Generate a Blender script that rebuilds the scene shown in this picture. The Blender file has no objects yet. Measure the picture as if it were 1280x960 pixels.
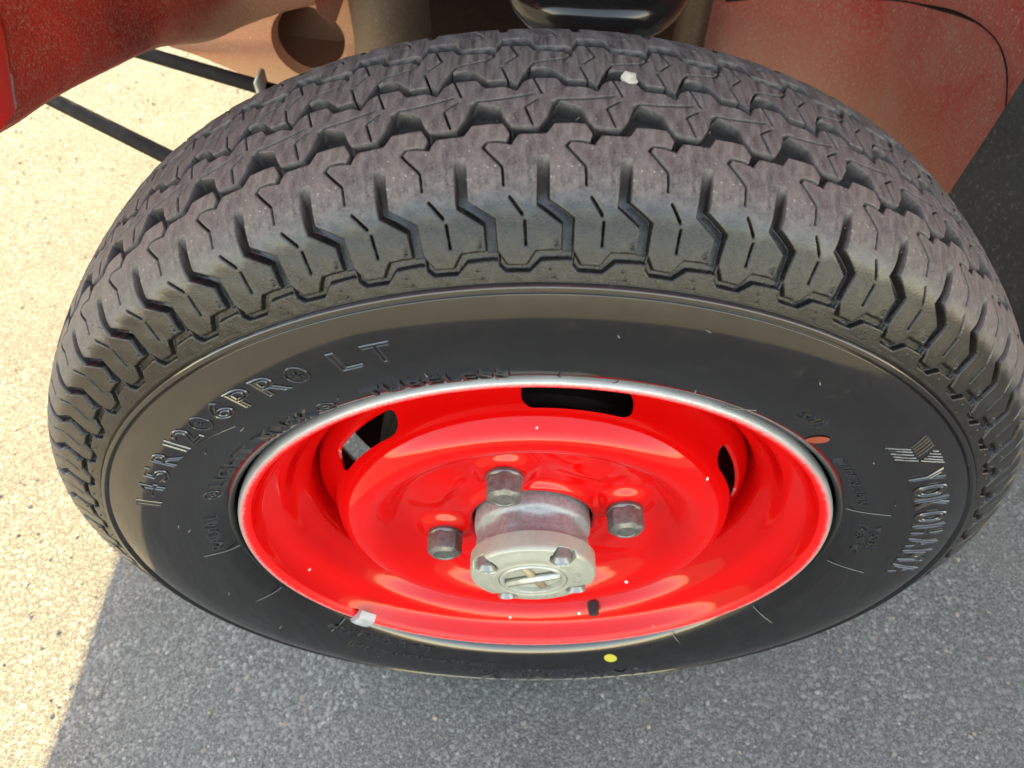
import bpy, bmesh, math, random
import numpy as np
from mathutils import Vector, Matrix
R = math.radians
random.seed(4); rng = np.random.default_rng(7)
S = bpy.context.scene
C = S.collection

# ------------------------------------------------------------------ camera
HC = 0.262                                   # wheel centre above the ground
cam = bpy.data.cameras.new('camera'); camo = bpy.data.objects.new('camera', cam); C.objects.link(camo)
S.camera = camo
PIT, YAW, ROL = 0.92218, -0.01045, -0.00255
fw = Vector((math.sin(YAW)*math.cos(PIT), math.cos(YAW)*math.cos(PIT), -math.sin(PIT)))
rt = fw.cross(Vector((0, 0, 1))).normalized(); up = rt.cross(fw)
rt, up = rt*math.cos(ROL)+up*math.sin(ROL), up*math.cos(ROL)-rt*math.sin(ROL)
m = Matrix((rt, up, -fw)).transposed().to_4x4()
m.translation = (-0.01013, -0.24849, 0.41297+HC)
camo.matrix_world = m
cam.sensor_width = 36; cam.lens = 36*924.86/1280
cam.clip_start = 0.02; cam.clip_end = 200
cam.dof.use_dof = True; cam.dof.focus_distance = 0.34; cam.dof.aperture_fstop = 15.0

# ------------------------------------------------------------------ world, sun, exposure
SUN_EL, SUN_AZ = 60.0, 0.0                   # sun stands beyond the vehicle (+Y)
w = bpy.data.worlds.new('World'); S.world = w; w.use_nodes = True
nt = w.node_tree; bg = nt.nodes['Background']
sky = nt.nodes.new('ShaderNodeTexSky'); sky.sky_type = 'NISHITA'; sky.sun_disc = False
sky.sun_elevation = R(SUN_EL); sky.sun_rotation = R(SUN_AZ)
sky.air_density = 1.0; sky.dust_density = 0.8; sky.ozone_density = 0.5
wb = nt.nodes.new('ShaderNodeMix'); wb.data_type = 'RGBA'; wb.blend_type = 'MULTIPLY'; wb.inputs[0].default_value = 1   # white balance of the open shade
wb.inputs[7].default_value = (1.0, .77, .515, 1); nt.links.new(sky.outputs[0], wb.inputs[6]); nt.links.new(wb.outputs[2], bg.inputs[0]); bg.inputs[1].default_value = 0.15
sl = bpy.data.lights.new('sun', 'SUN'); sl.energy = 2.0; sl.angle = R(0.5); sl.color = (1.0, 0.77, 0.34)
so = bpy.data.objects.new('sun', sl); C.objects.link(so)
sd = Vector((math.sin(R(SUN_AZ))*math.cos(R(SUN_EL)), math.cos(R(SUN_AZ))*math.cos(R(SUN_EL)), math.sin(R(SUN_EL))))
so.rotation_euler = sd.to_track_quat('Z', 'Y').to_euler(); so.location = (0, 3, 5)
vs = S.view_settings; vs.view_transform = 'Standard'; vs.look = 'None'; vs.gamma = 1.0; vs.exposure = 3.65
S.render.engine = 'CYCLES'

# ------------------------------------------------------------------ helpers
def tag(o, label=None, cat=None, group=None, kind=None):
    for k, v in (('label', label), ('category', cat), ('group', group), ('kind', kind)):
        if v: o[k] = v
    return o
def empty(name, loc=(0, 0, 0)):
    o = bpy.data.objects.new(name, None); C.objects.link(o); o.location = loc; o.empty_display_size = .05
    return o
def link(name, me, mat, parent=None, loc=None, smooth=True):
    if mat is not None and not me.materials: me.materials.append(mat)
    o = bpy.data.objects.new(name, me); C.objects.link(o)
    if parent: o.parent = parent
    if loc is not None: o.location = loc
    if smooth and len(me.polygons): me.polygons.foreach_set('use_smooth', np.ones(len(me.polygons), bool))
    return o
def mesh_np(name, V, F):
    me = bpy.data.meshes.new(name)
    V = np.asarray(V, np.float32); F = np.asarray(F, np.int32)
    me.vertices.add(len(V)); me.vertices.foreach_set('co', V.ravel())
    n = F.shape[1]
    me.loops.add(F.size); me.loops.foreach_set('vertex_index', F.ravel())
    me.polygons.add(len(F)); me.polygons.foreach_set('loop_start', np.arange(0, F.size, n, dtype=np.int32))
    me.update(calc_edges=True); me.validate()
    return me
def fix(me, sharp=None):
    bm = bmesh.new(); bm.from_mesh(me); bmesh.ops.recalc_face_normals(bm, faces=bm.faces)
    if sharp:
        for e in bm.edges:
            if len(e.link_faces) == 2 and e.calc_face_angle(0) > R(sharp): e.smooth = False
    bm.to_mesh(me); bm.free(); me.update(); return me
def bmobj(name, bm, mat, parent=None, loc=None, bevel=0, seg=2, sharp=35):
    if bevel:
        es = [e for e in bm.edges if len(e.link_faces) == 2 and e.calc_face_angle(0) > R(28)]
        bmesh.ops.bevel(bm, geom=es, offset=bevel, segments=seg, affect='EDGES', clamp_overlap=True)
    me = bpy.data.meshes.new(name); bm.to_mesh(me); bm.free()
    fix(me, sharp)
    return link(name, me, mat, parent, loc)
def W(a, r, th):
    "wheel coordinates: a outward along the axle, r radius, th angle (rad)"
    return (r*math.cos(th), -a, r*math.sin(th))
def revolve(name, prof, n=256, closed=False):
    P = np.array(prof, float); t = np.linspace(0, 2*np.pi, n, endpoint=False)
    V = np.stack([np.outer(np.cos(t), P[:, 1]), -np.tile(P[:, 0], (n, 1)), np.outer(np.sin(t), P[:, 1])], -1).reshape(-1, 3)
    k = len(P); i, j = np.meshgrid(np.arange(n), np.arange(k if closed else k-1), indexing='ij')
    i2 = (i+1) % n; j2 = (j+1) % k
    F = np.stack([i*k+j, i*k+j2, i2*k+j2, i2*k+j], -1).reshape(-1, 4)
    return mesh_np(name, V, F)
def crom(xs, ys, q):
    "smooth monotone-ish interpolation (Hermite with finite-difference tangents)"
    xs = np.asarray(xs, float); ys = np.asarray(ys, float)
    d = np.gradient(ys, xs)
    i = np.clip(np.searchsorted(xs, q)-1, 0, len(xs)-2); h = xs[i+1]-xs[i]; t = (q-xs[i])/h
    return ((2*t**3-3*t**2+1)*ys[i]+(t**3-2*t**2+t)*h*d[i]+(-2*t**3+3*t**2)*ys[i+1]+(t**3-t**2)*h*d[i+1])

# ------------------------------------------------------------------ material helpers
class M:
    def __init__(s, name):
        s.m = bpy.data.materials.new(name); s.m.use_nodes = True; s.nt = s.m.node_tree
        s.b = s.nt.nodes['Principled BSDF']
    def n(s, t, **k):
        x = s.nt.nodes.new('ShaderNode'+t)
        for a, v in k.items():
            if a in x.inputs: x.inputs[a].default_value = v
            else: setattr(x, a, v)
        return x
    def l(s, a, b): s.nt.links.new(a, b)
    def coord(s, kind='Object'): return s.n('TexCoord').outputs[kind]
    def noise(s, co, scale, detail=3, rough=.5):
        x = s.n('TexNoise'); x.inputs['Scale'].default_value = scale; x.inputs['Detail'].default_value = detail
        x.inputs['Roughness'].default_value = rough; s.l(co, x.inputs['Vector']); return x.outputs[0]
    def voro(s, co, scale, feat='F1', rnd=1.0):
        x = s.n('TexVoronoi', feature=feat); x.inputs['Scale'].default_value = scale
        x.inputs['Randomness'].default_value = rnd; s.l(co, x.inputs['Vector']); return x
    def ramp(s, f, stops):
        x = s.n('ValToRGB'); e = x.color_ramp.elements
        while len(e) < len(stops): e.new(.5)
        for q, (p, c) in zip(e, stops):
            q.position = p; q.color = (c, c, c, 1) if isinstance(c, (int, float)) else (*c, 1)
        s.l(f, x.inputs[0]); return x.outputs[0]
    def mix(s, f, a, b, mode='MIX'):
        x = s.n('Mix', data_type='RGBA', blend_type=mode)
        for v, i in ((f, 0), (a, 6), (b, 7)):
            if hasattr(v, 'is_linked'): s.l(v, x.inputs[i])
            else: x.inputs[i].default_value = v if i == 0 else (*v, 1)
        return x.outputs[2]
    def math(s, op, a, b=0.0):
        x = s.n('Math', operation=op)
        for i, v in enumerate((a, b)):
            if hasattr(v, 'is_linked'): s.l(v, x.inputs[i])
            else: x.inputs[i].default_value = v
        return x.outputs[0]
    def range(s, f, a, b, c=0.0, d=1.0):
        x = s.n('MapRange'); s.l(f, x.inputs[0])
        for i, v in enumerate((a, b, c, d)): x.inputs[i+1].default_value = v
        return x.outputs[0]
    def bump(s, h, st, dist=.001, prev=None):
        x = s.n('Bump'); x.inputs['Strength'].default_value = st; x.inputs['Distance'].default_value = dist
        s.l(h, x.inputs['Height'])
        if prev is not None: s.l(prev, x.inputs['Normal'])
        return x.outputs[0]
    def set(s, **k):
        for a, v in k.items():
            i = s.b.inputs[a.replace('_', ' ')]
            if hasattr(v, 'is_linked'): s.l(v, i)
            else: i.default_value = (*v, 1) if isinstance(v, tuple) and len(v) == 3 else v
        return s
MAT = {}
def simple(name, col, rough, metal=0, nscale=60, var=.15, bump=.2, spec=.5):
    q = M(name); co = q.coord(); nz = q.noise(co, nscale, 5, .6)
    c2 = tuple(v*(1-var) for v in col); c3 = tuple(min(1, v*(1+var)) for v in col)
    q.set(Base_Color=q.mix(nz, c2, c3), Roughness=q.range(nz, .3, .7, rough*.8, min(1, rough*1.25)), Metallic=metal)
    q.b.inputs['Specular IOR Level'].default_value = spec
    if bump: q.set(Normal=q.bump(nz, bump, .0006))
    MAT[name] = q.m; return q.m

# rubber: glossy dressed sidewall + dry scuffed tread, split by the stored arc position "s"
q = M('rubber'); co = q.coord()
at = q.n('Attribute', attribute_name='s'); sv = at.outputs['Fac']
n1 = q.noise(co, 90, 5, .65); n2 = q.noise(co, 900, 3, .6); n3 = q.noise(co, 26, 3)
edge = q.math('ADD', sv, q.range(n1, 0, 1, -.005, .005))
tread = q.range(edge, .094, .1025)                 # 1 on the running surface
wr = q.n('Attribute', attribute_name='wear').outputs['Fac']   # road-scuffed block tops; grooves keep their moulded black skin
butt = q.math('MULTIPLY', q.range(sv, .0690, .0700), q.range(edge, .099, .091))
mp = q.n('Mapping'); mp.inputs['Scale'].default_value = (1, .12, 1); q.l(co, mp.inputs['Vector'])
streak = q.noise(mp.outputs[0], 420, 4, .7)
fine = q.noise(co, 900, 5, .75)
dry = q.mix(q.range(q.math('ADD', q.math('MULTIPLY', streak, .6), q.math('MULTIPLY', fine, .4)), .36, .66), (.018, .0155, .015), (.128, .112, .107))
dry = q.mix(q.math('MULTIPLY', q.range(n3, .5, .75), .5), dry, (.15, .125, .10))
vs_ = q.voro(co, 420); spk = q.range(vs_.outputs['Distance'], .10, .04)
spk = q.math('MULTIPLY', spk, q.range(q.noise(co, 60, 2), .46, .60))
dry = q.mix(q.math('MULTIPLY', spk, .8), dry, (.55, .50, .42))
wet = q.mix(q.range(n1, .45, .8), (.0045, .0045, .005), (.009, .0085, .008))
side_dust = q.math('MULTIPLY', q.range(q.noise(co, 140, 6, .75), .60, .80), .10)
wet = q.mix(side_dust, wet, (.20, .17, .13))
bt = q.math('MULTIPLY', butt, q.range(q.noise(co, 330, 4, .7), .45, .8, .02, .09))
wet = q.mix(bt, wet, (.19, .16, .12))
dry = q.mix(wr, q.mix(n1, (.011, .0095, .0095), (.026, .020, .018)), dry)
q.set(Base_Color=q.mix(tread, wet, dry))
rw = q.math('ADD', q.range(n1, .3, .7, .08, .13), q.math('MULTIPLY', butt, .12))
rr = q.n('Mix', data_type='FLOAT'); q.l(tread, rr.inputs[0]); q.l(rw, rr.inputs[2]); q.l(q.range(streak, .3, .7, .48, .75), rr.inputs[3])
q.set(Roughness=rr.outputs[0])
grain = q.noise(co, 1700, 2, .55)
spc = q.math('SUBTRACT', q.range(tread, 0, 1, .88, .35), q.math('MULTIPLY', butt, .55)); q.set(Specular_IOR_Level=spc)
gb = q.math('MULTIPLY', grain, q.math('ADD', q.math('MULTIPLY', butt, 1.0), .03))
b1 = q.bump(gb, .30, .0006)
b2 = q.bump(q.math('MULTIPLY', streak, q.math('ADD', q.math('MULTIPLY', tread, 1.0), .0)), .35, .0006, b1)
b3 = q.bump(q.math('MULTIPLY', fine, tread), .5, .0006, q.bump(n3, .05, .002, b2))
q.set(Normal=b3)
MAT['rubber'] = q.m

# red wheel enamel
q = M('red_enamel'); co = q.coord()
n1 = q.noise(co, 45, 4); n2 = q.noise(co, 16, 3)
v = q.voro(co, 75); ch = q.math('MULTIPLY', q.range(v.outputs['Distance'], .085, .06), q.range(q.n('SeparateColor').outputs[0], 0, 1))
sc_ = q.n('SeparateColor'); q.l(v.outputs['Color'], sc_.inputs[0])
ch = q.math('MULTIPLY', q.range(v.outputs['Distance'], .10, .07), q.math('GREATER_THAN', sc_.outputs[0], .86))
red = q.mix(n1, (.43, .0015, .0013), (.50, .0023, .0020))
q.set(Base_Color=q.mix(ch, red, (.75, .55, .5)), Roughness=q.range(n2, .3, .7, .05, .10))
q.b.inputs['Specular IOR Level'].default_value = .32
q.set(Normal=q.bump(q.noise(co, 60, 2), .06, .0015))
MAT['red_enamel'] = q.m

# bare silver rim lip with red overspray
q = M('silver_lip'); co = q.coord()
n1 = q.noise(co, 700, 3, .7); n2 = q.noise(co, 60, 3)
at = q.n('Attribute', attribute_name='lip')
f = q.range(q.math('ADD', at.outputs['Fac'], q.range(n1, .2, .8, -.16, .16)), .36, .66)
q.set(Base_Color=q.mix(f, q.mix(n2, (.30, .30, .31), (.44, .44, .445)), (.66, .004, .004)),
      Metallic=q.math('SUBTRACT', .45, q.math('MULTIPLY', f, .45)), Roughness=q.range(n2, .3, .7, .36, .5))
q.set(Normal=q.bump(n1, .25, .0004))
MAT['silver_lip'] = q.m

simple('zinc_cast', (.29, .29, .285), .5, .45, 420, .5, .8)
simple('nut_steel', (.17, .167, .158), .42, .7, 260, .6, .45)
simple('hub_paint', (.32, .32, .265), .36, .25, 180, .14, .25)
simple('dial_metal', (.40, .40, .35), .34, .45, 200, .2, .2)
simple('screw_steel', (.24, .235, .23), .4, .7, 200, .3, .2)
simple('black_rubber', (.018, .018, .018), .5, 0, 120, .4, .4)
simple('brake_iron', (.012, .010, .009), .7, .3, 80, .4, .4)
simple('lead_grey', (.36, .37, .385), .45, .4, 260, .35, .8)
simple('black_tube', (.010, .009, .009), .7, 0, 120, .4, .3, .12)
simple('satin_black', (.012, .011, .011), .16, 0, 60, .3, .15)
simple('yellow_mark', (.34, .31, .03), .5, 0, 300, .2, 0)
simple('orange_mark', (.22, .045, .02), .5, 0, 300, .2, 0)
simple('letter_rubber', (.014, .014, .015), .16, 0, 200, .3, 0, 1.0)
simple('white_stone', (.36, .34, .29), .7, 0, 300, .3, .6)
simple('bare_edge', (.45, .42, .36), .5, .3, 120, .2, .2)

def undercoat(name, top, mid, dusty, z0, z1, rough=.55, grain=420, gst=.6):
    "painted, stone-chip coated sheet with road dust collecting along the lower edge"
    q = M(name); co = q.coord()
    sp = q.n('SeparateXYZ'); q.l(co, sp.inputs[0])
    n1 = q.noise(co, grain, 3, .6); n2 = q.noise(co, 14, 4, .6); n3 = q.noise(co, 55, 5, .65)
    base = q.mix(q.range(n2, .35, .7), top, mid)
    fl = q.range(n1, .50, .66)
    base = q.mix(q.math('MULTIPLY', fl, q.range(n3, .35, .7, .25, .85)), base, dusty)
    base = q.mix(q.range(q.noise(co, grain*1.7, 2), .62, .72), base, tuple(min(1, c*1.5) for c in dusty))
    hz = q.math('ADD', sp.outputs[2], q.range(n2, .2, .8, -.035, .035))
    dz = q.math('MULTIPLY', q.range(hz, z1, z0), q.range(n1, .25, .75, .75, 1.0))
    q.set(Base_Color=q.mix(dz, base, dusty), Roughness=rough)
    q.b.inputs['Specular IOR Level'].default_value = .3
    q.set(Normal=q.bump(n1, gst, .0014))
    MAT[name] = q.m
undercoat('valance_coat', (.60, .034, .017), (.28, .014, .011), (.40, .24, .15), .365, .412, grain=520, gst=.9)
undercoat('housing_coat', (.50, .034, .03), (.50, .22, .19), (.44, .28, .19), .245, .37, grain=290, gst=1.0)
undercoat('frame_coat', (.56, .24, .14), (.60, .30, .18), (.55, .34, .2), .25, .29, grain=500, gst=.25)
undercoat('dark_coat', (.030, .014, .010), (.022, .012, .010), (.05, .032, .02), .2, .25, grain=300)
undercoat('brown_coat', (.16, .12, .09), (.13, .095, .07), (.22, .16, .10), .2, .35, grain=400, gst=.3)
q = M('body_red'); co = q.coord(); nz = q.noise(co, 20, 3)
q.set(Base_Color=q.mix(nz, (.55, .008, .006), (.62, .012, .008)), Roughness=.22); q.b.inputs['Coat Weight'].default_value = .6
MAT['body_red'] = q.m
q = M('flap_rubber'); co = q.coord(); v = q.voro(co, 160); n1 = q.noise(co, 30, 5, .7)
pale = q.math('MULTIPLY', q.range(q.noise(co, 330, 4, .7), .55, .75), .6)
q.set(Base_Color=q.mix(pale, q.mix(n1, (.016, .017, .019), (.06, .062, .066)), (.25, .24, .23)), Roughness=.6, Normal=q.bump(v.outputs[0], .35, .001))
MAT['flap_rubber'] = q.m

# asphalt
q = M('asphalt'); co = q.coord()
wn = q.n('TexNoise'); wn.inputs['Scale'].default_value = 260; wn.inputs['Detail'].default_value = 3; q.l(co, wn.inputs['Vector'])
wv = q.n('VectorMath', operation='MULTIPLY_ADD'); wv.inputs[1].default_value = (.0045,)*3
q.l(wn.outputs['Color'], wv.inputs[0]); q.l(co, wv.inputs[2]); cw = wv.outputs[0]
vL = q.voro(cw, 185); vM = q.voro(cw, 310); vS = q.voro(cw, 600)
n1 = q.noise(co, 7, 4, .6); n2 = q.noise(co, 620, 4, .75); n0 = q.noise(co, 45, 4, .6)
def rnd(v):
    x = q.n('SeparateColor'); q.l(v.outputs['Color'], x.inputs[0]); return x.outputs
rL, rM, rS = rnd(vL), rnd(vM), rnd(vS)
dL = q.math('MULTIPLY', q.range(vL.outputs['Distance'], .50, .22), q.math('GREATER_THAN', rL[2], .62))     # scattered large chips
dM = q.math('MULTIPLY', q.range(vM.outputs['Distance'], .58, .20), q.range(rM[2], 0, 1, .35, 1.0))
dS = q.math('MULTIPLY', q.range(vS.outputs['Distance'], .65, .20), .55)
lo, hi = (.100, .098, .096), (.200, .197, .192)
colr = q.mix(q.math('MULTIPLY', q.range(dS, 0, .5), .9), (.058, .056, .054), q.mix(rS[0], lo, hi))
colr = q.mix(q.range(dM, .1, .5, 0, .85), colr, q.mix(rM[0], lo, hi))
colr = q.mix(q.range(dL, .1, .4, 0, .9), colr, q.mix(rL[0], (.105, .103, .101), (.205, .202, .197)))
colr = q.mix(q.math('MULTIPLY', q.math('GREATER_THAN', rM[1], .975), q.range(dM, .2, .5, 0, .6)), colr, (.36, .35, .32))
colr = q.mix(q.math('MULTIPLY', q.math('GREATER_THAN', rL[1], .95), q.range(dL, .2, .5, 0, .35)), colr, (.26, .18, .11))
colr = q.mix(q.math('MULTIPLY', q.range(n2, .48, .72), .35), colr, (.20, .197, .19))
colr = q.mix(q.math('MULTIPLY', q.range(n1, .42, .7), .28), colr, (.085, .084, .082))
q.set(Base_Color=colr, Roughness=.85); q.b.inputs['Specular IOR Level'].default_value = .3
hgt = q.math('MAXIMUM', q.math('MAXIMUM', dL, q.math('MULTIPLY', dM, .8)), dS)
hgt = q.math('ADD', hgt, q.math('MULTIPLY', n0, .9))
q.set(Normal=q.bump(n2, .3, .0008, q.bump(hgt, .6, .0022)))
MAT['asphalt'] = q.m

# ------------------------------------------------------------------ ground
xs = np.concatenate([[-40, -8, -3], np.arange(-1.6, 1.6001, .02), [3, 8, 40]])
ys = np.concatenate([[-40, -8, -3], np.arange(-1.0, 2.0001, .02), [4, 8, 40]])
X, Y = np.meshgrid(xs, ys, indexing='ij')
Z = .0012*(np.sin(X*31+1.3*np.sin(Y*23))+np.sin(Y*37+1.1*np.sin(X*29))) - .0024
k = len(ys); i, j = np.meshgrid(np.arange(len(xs)-1), np.arange(k-1), indexing='ij')
gme = mesh_np('ground', np.stack([X, Y, Z], -1).reshape(-1, 3), np.stack([i*k+j, (i+1)*k+j, (i+1)*k+j+1, i*k+j+1], -1).reshape(-1, 4))
g = link('ground', gme, MAT['asphalt']); tag(g, 'coarse grey asphalt, sunlit on one side and shaded under the wheel', 'ground', kind='structure')

# ------------------------------------------------------------------ wheel
wheel = empty('wheel', (0, 0, 0))
tag(wheel, 'small steel wheel with glossy red rim, black ribbed tyre and silver locking hub', 'wheel')
PR = np.array([(.060, .168), (.0655, .176), (.0705, .19), (.0735, .205), (.0742, .2135), (.0733, .2225), (.0703, .2313), (.0660, .2415),
      (.0600, .252), (.0545, .2600), (.047, .2648), (.036, .2680), (.02, .2705), (0, .2714), (-.02, .2705), (-.034, .2680), (-.0405, .2635), (-.047, .2550), (-.053, .243)])
SS = np.concatenate([[0], np.cumsum(np.hypot(*np.diff(PR, axis=0).T))])
def pa(s): return crom(SS, PR[:, 0], s)
def pr(s): return crom(SS, PR[:, 1], s)
def pn(s):
    e = 1e-4; da = pa(s+e)-pa(s-e); dr = pr(s+e)-pr(s-e); L = np.hypot(da, dr)
    return dr/L, -da/L                      # outward normal (a, r)
# carcass: outer sidewall (with bead rim line and the raised ridge), casing below the tread, inner sidewall
def ridge(s):
    b = 0
    for c, wd, h in ((.0674, .0032, .0014), (.0655, .0006, -.0006), (.0694, .0006, -.0007)):
        x = abs(s-c)/(wd/2); b += h*max(0.0, 1-max(0.0, x-.55)/.45) if x < 1 else 0
    return b
prof = [(.048, .166), (.0515, .1700), (.0530, .1712), (.0575, .1714), (.0605, .1724), (.0632, .1744), (.0652, .1770)]
sv = []
for s in np.concatenate([np.arange(.0135, .020, .0004), np.arange(.020, .064, .0012), np.arange(.064, .0712, .00018)]):
    na, nr = pn(s); d = ridge(s); prof.append((float(pa(s)+na*d), float(pr(s)+nr*d))); sv.append(s)
sv = [0]*7+sv
for s in np.linspace(.0716, SS[-1]-.001, 30):
    na, nr = pn(s); prof.append((float(pa(s)-na*.0085), float(pr(s)-nr*.0085))); sv.append(.11)
prof += [(-.056, .225), (-.058, .205), (-.055, .185), (-.046, .165), (-.040, .156)]; sv += [.02]*5
tme = revolve('tyre', prof, 480)
at = tme.attributes.new('s', 'FLOAT', 'POINT'); at.data.foreach_set('value', np.tile(np.array(sv, np.float32), 480))
tyre = link('tyre', tme, MAT['rubber'], wheel, (0, 0, HC))
tag(tyre, 'black radial tyre with glossy sidewall and dry zigzag tread')

# --- tread: one pitch as a fine relief, then repeated round the tyre
NP_ = 61; PITCH = 2*math.pi/NP_; TH0 = R(90.475); LU = 26.6
U0, U1 = -1.0, 1.0; DU = .0105; DS = .00026
NU = 108; us = np.arange(-NU, NU+1)/NU; ss = np.arange(.0702, SS[-1]-.0008, DS)
UU, SV = np.meshgrid(us, ss, indexing='ij'); PX = UU*LU; PY = SV*1000
def seg_d(pts, closed=False):
    d = np.full(PX.shape, 1e9); n = len(pts)
    for i in range(n if closed else n-1):
        (x0, y0), (x1, y1) = pts[i], pts[(i+1) % n]
        dx, dy = x1-x0, y1-y0; L = dx*dx+dy*dy+1e-12
        t = np.clip(((PX-x0)*dx+(PY-y0)*dy)/L, 0, 1)
        d = np.minimum(d, np.hypot(PX-x0-t*dx, PY-y0-t*dy))
    return d
def inside(pts):
    c = np.zeros(PX.shape, bool); n = len(pts)
    for i in range(n):
        (x0, y0), (x1, y1) = pts[i], pts[(i+1) % n]
        if y0 == y1: continue
        c ^= ((y0 > PY) != (y1 > PY)) & (PX < (x1-x0)*(PY-y0)/(y1-y0)+x0)
    return c
def rep(f, pts, *a):
    d = np.full(PX.shape, 1e9)
    for k in (-3, -2, -1, 0, 1, 2):
        p = [((u+k)*LU, s) for u, s in pts]
        if max(x for x, _ in p) < U0*LU-8 or min(x for x, _ in p) > U1*LU+8: continue
        d = np.minimum(d, f(p))
    return d
def poly_sdf(pts): return rep(lambda p: np.where(inside(p), -1, 1)*seg_d(p, True), pts)
def line_sdf(pts, wd): return rep(lambda p: seg_d(p)-wd/2, pts)
def sst(x): x = np.clip(x, 0, 1); return x*x*(3-2*x)
HGT = np.zeros(PX.shape)
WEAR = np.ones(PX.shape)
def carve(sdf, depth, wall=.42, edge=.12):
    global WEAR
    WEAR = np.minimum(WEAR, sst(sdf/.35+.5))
    global HGT
    HGT = np.minimum(HGT, -depth*sst(-sdf/wall+.12))
    HGT = np.minimum(HGT, -edge*np.exp(-(np.maximum(sdf, 0)/.28)**2))
N1 = [(-.37, 117.1), (-.28, 121.2), (.06, 121.5), (.15, 125.9), (.53, 126.3), (.61, 121.8), (.57, 118.1), (.63, 117.1)]
F1 = [(.64, 124.2), (.57, 127.8), (.49, 133.6), (.22, 136.8), (.13, 135.8), (.07, 130), (-.03, 124.8), (-.36, 124.6)]
N2 = [(-.30, 142.4), (-.23, 147.5), (-.11, 149.8), (.19, 149.8), (.30, 145.1), (.56, 145), (.70, 142.4)]
F2 = [(.70, 144.2), (.80, 154.0), (.62, 147.9), (.33, 147.9), (.20, 152.5), (.10, 155.5), (-.17, 155.6), (-.20, 153.6)]
F2 = [(.70, 146.4), (.62, 149.0), (.33, 149.0), (.21, 153.4), (.12, 156.2), (-.15, 156.4), (-.22, 153.6), (-.29, 146.4)]
N3 = [(-.58, 167.0), (-.50, 173.0), (-.16, 172.2), (-.08, 168.3), (.29, 167.7), (.40, 165.0), (.42, 167.0)]
F3 = [(.42, 171.0), (.34, 171.9), (-.07, 172.4), (-.13, 177.8), (-.20, 179.4), (-.50, 179.0), (-.57, 173)]
carve(poly_sdf(N1+F1), 7.2, .5); carve(poly_sdf(N2+F2), 7.0, .5); carve(poly_sdf(N3+F3), 7.0, .5)
carve(line_sdf([(.13, 135.9), (.22, 137.6), (.48, 138.2), (.75, 139.4), (.90, 140.8)], 1.0), 4)
carve(line_sdf([(-.03, 138.1), (-.20, 134.1), (-.11, 125.4)], .75), 4, .3)
carve(line_sdf([(-.09, 149.7), (.01, 141.0)], .75), 4, .3)
carve(line_sdf([(.50, 157.7), (.60, 148.0)], .75), 4, .3)
carve(line_sdf([(-.17, 155.5), (-.08, 159.6), (.10, 161.2), (.31, 162.4), (.41, 165.6)], 1.0), 4)
carve(line_sdf([(.56, 160.0), (.71, 165.0), (.61, 173.0)], .8), 4, .3)
carve(line_sdf([(.98, 191), (1.16, 185), (1.22, 181.5), (1.13, 180.5)], .8), 4, .3)
carve(line_sdf([(.50, 187.2), (.50, 203)], 3.4), 6)
# outer shoulder: slots between the blocks, running out towards the crown
slot = poly_sdf([(-.06, 113.0), (-.07, 95.3), (.25, 89.3), (.26, 79.5), (.42, 79.5), (.41, 91.3), (.09, 97.2), (.09, 113.0)])
sd_ = np.interp(PY, [70, 80, 88, 95, 101, 107, 112.2], [2.6, 3.0, 3.8, 5.6, 6.2, 5.0, 0.0])
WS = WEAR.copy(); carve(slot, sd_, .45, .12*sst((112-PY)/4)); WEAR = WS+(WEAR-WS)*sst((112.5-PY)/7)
carve(poly_sdf([(-.58, 80.8), (-.46, 75.8), (-.21, 75.6), (-.08, 80.5), (.26, 80.9), (.42, 80.9), (.42, 77.3), (.34, 77.5), (0, 77.0), (-.16, 73.0), (-.50, 73.2), (-.58, 75.5)]), 2.6, .7, .12)
carve(line_sdf([(.63, 117.4), (.48, 118.4), (.34, 118.3), (.29, 116.3)], 1.0), 4, .35)
carve(line_sdf([(.29, 116.3), (.35, 114.0), (.52, 108.3), (.53, 102.2)], .85), 4, .3)
carve(line_sdf([(.60, 98.2), (.75, 92.6)], .95), 3, .3)
carve(line_sdf([(.78, 90.2), (.79, 82.6)], .95), 3, .3)
carve(poly_sdf([(.135, 69.0), (.18, 72.0), (.225, 69.0)]), .9, .35, .05)
pip = rep(lambda p: np.hypot(PX-p[0][0], PY-p[0][1]), [(.19, 83.0)])
HGT = HGT + .9*sst(1-pip/.75) - .25*np.exp(-((pip-1.05)/.3)**2)
pip2 = rep(lambda p: np.hypot(PX-p[0][0], PY-p[0][1]), [(.12, 74.6)])
HGT = HGT + .6*sst(1-pip2/.7)
# worn, slightly uneven rubber
HGT = HGT + .10*np.sin(PX*2*np.pi/LU*2+PY*.33)*np.sin(PY*.21)
th = TH0 - UU*PITCH
na, nr = pn(SV); A = pa(SV)+na*HGT/1000; RR = pr(SV)+nr*HGT/1000
GV = np.stack([RR*np.cos(th), -A, RR*np.sin(th)], -1).reshape(-1, 3)
kk = len(ss); I, J = np.meshgrid(np.arange(len(us)-1), np.arange(kk-1), indexing='ij')
GF = np.stack([I*kk+J, I*kk+J+1, (I+1)*kk+J+1, (I+1)*kk+J], -1).reshape(-1, 4)
uc = (us[I]+.5/NU).ravel(); sc = ((ss[J]+DS/2)*1000).ravel()
def per(uq, pts):
    x = [p[0] for p in pts]; y = [p[1] for p in pts]
    x = [v-1 for v in x]+x+[v+1 for v in x]; y = y*3
    return np.interp(uq, x, y)
c1 = per(uc, [(-.38, 120.2), (-.30, 122.3), (0, 122.4), (.10, 126.5), (.17, 131), (.5, 130), (.58, 124), (.60, 121)])
c2 = per(uc, [(-.29, 144.0), (-.2, 150.5), (-.1, 152.7), (.17, 151.5), (.31, 146.6), (.6, 146.3), (.68, 144)])
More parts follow.
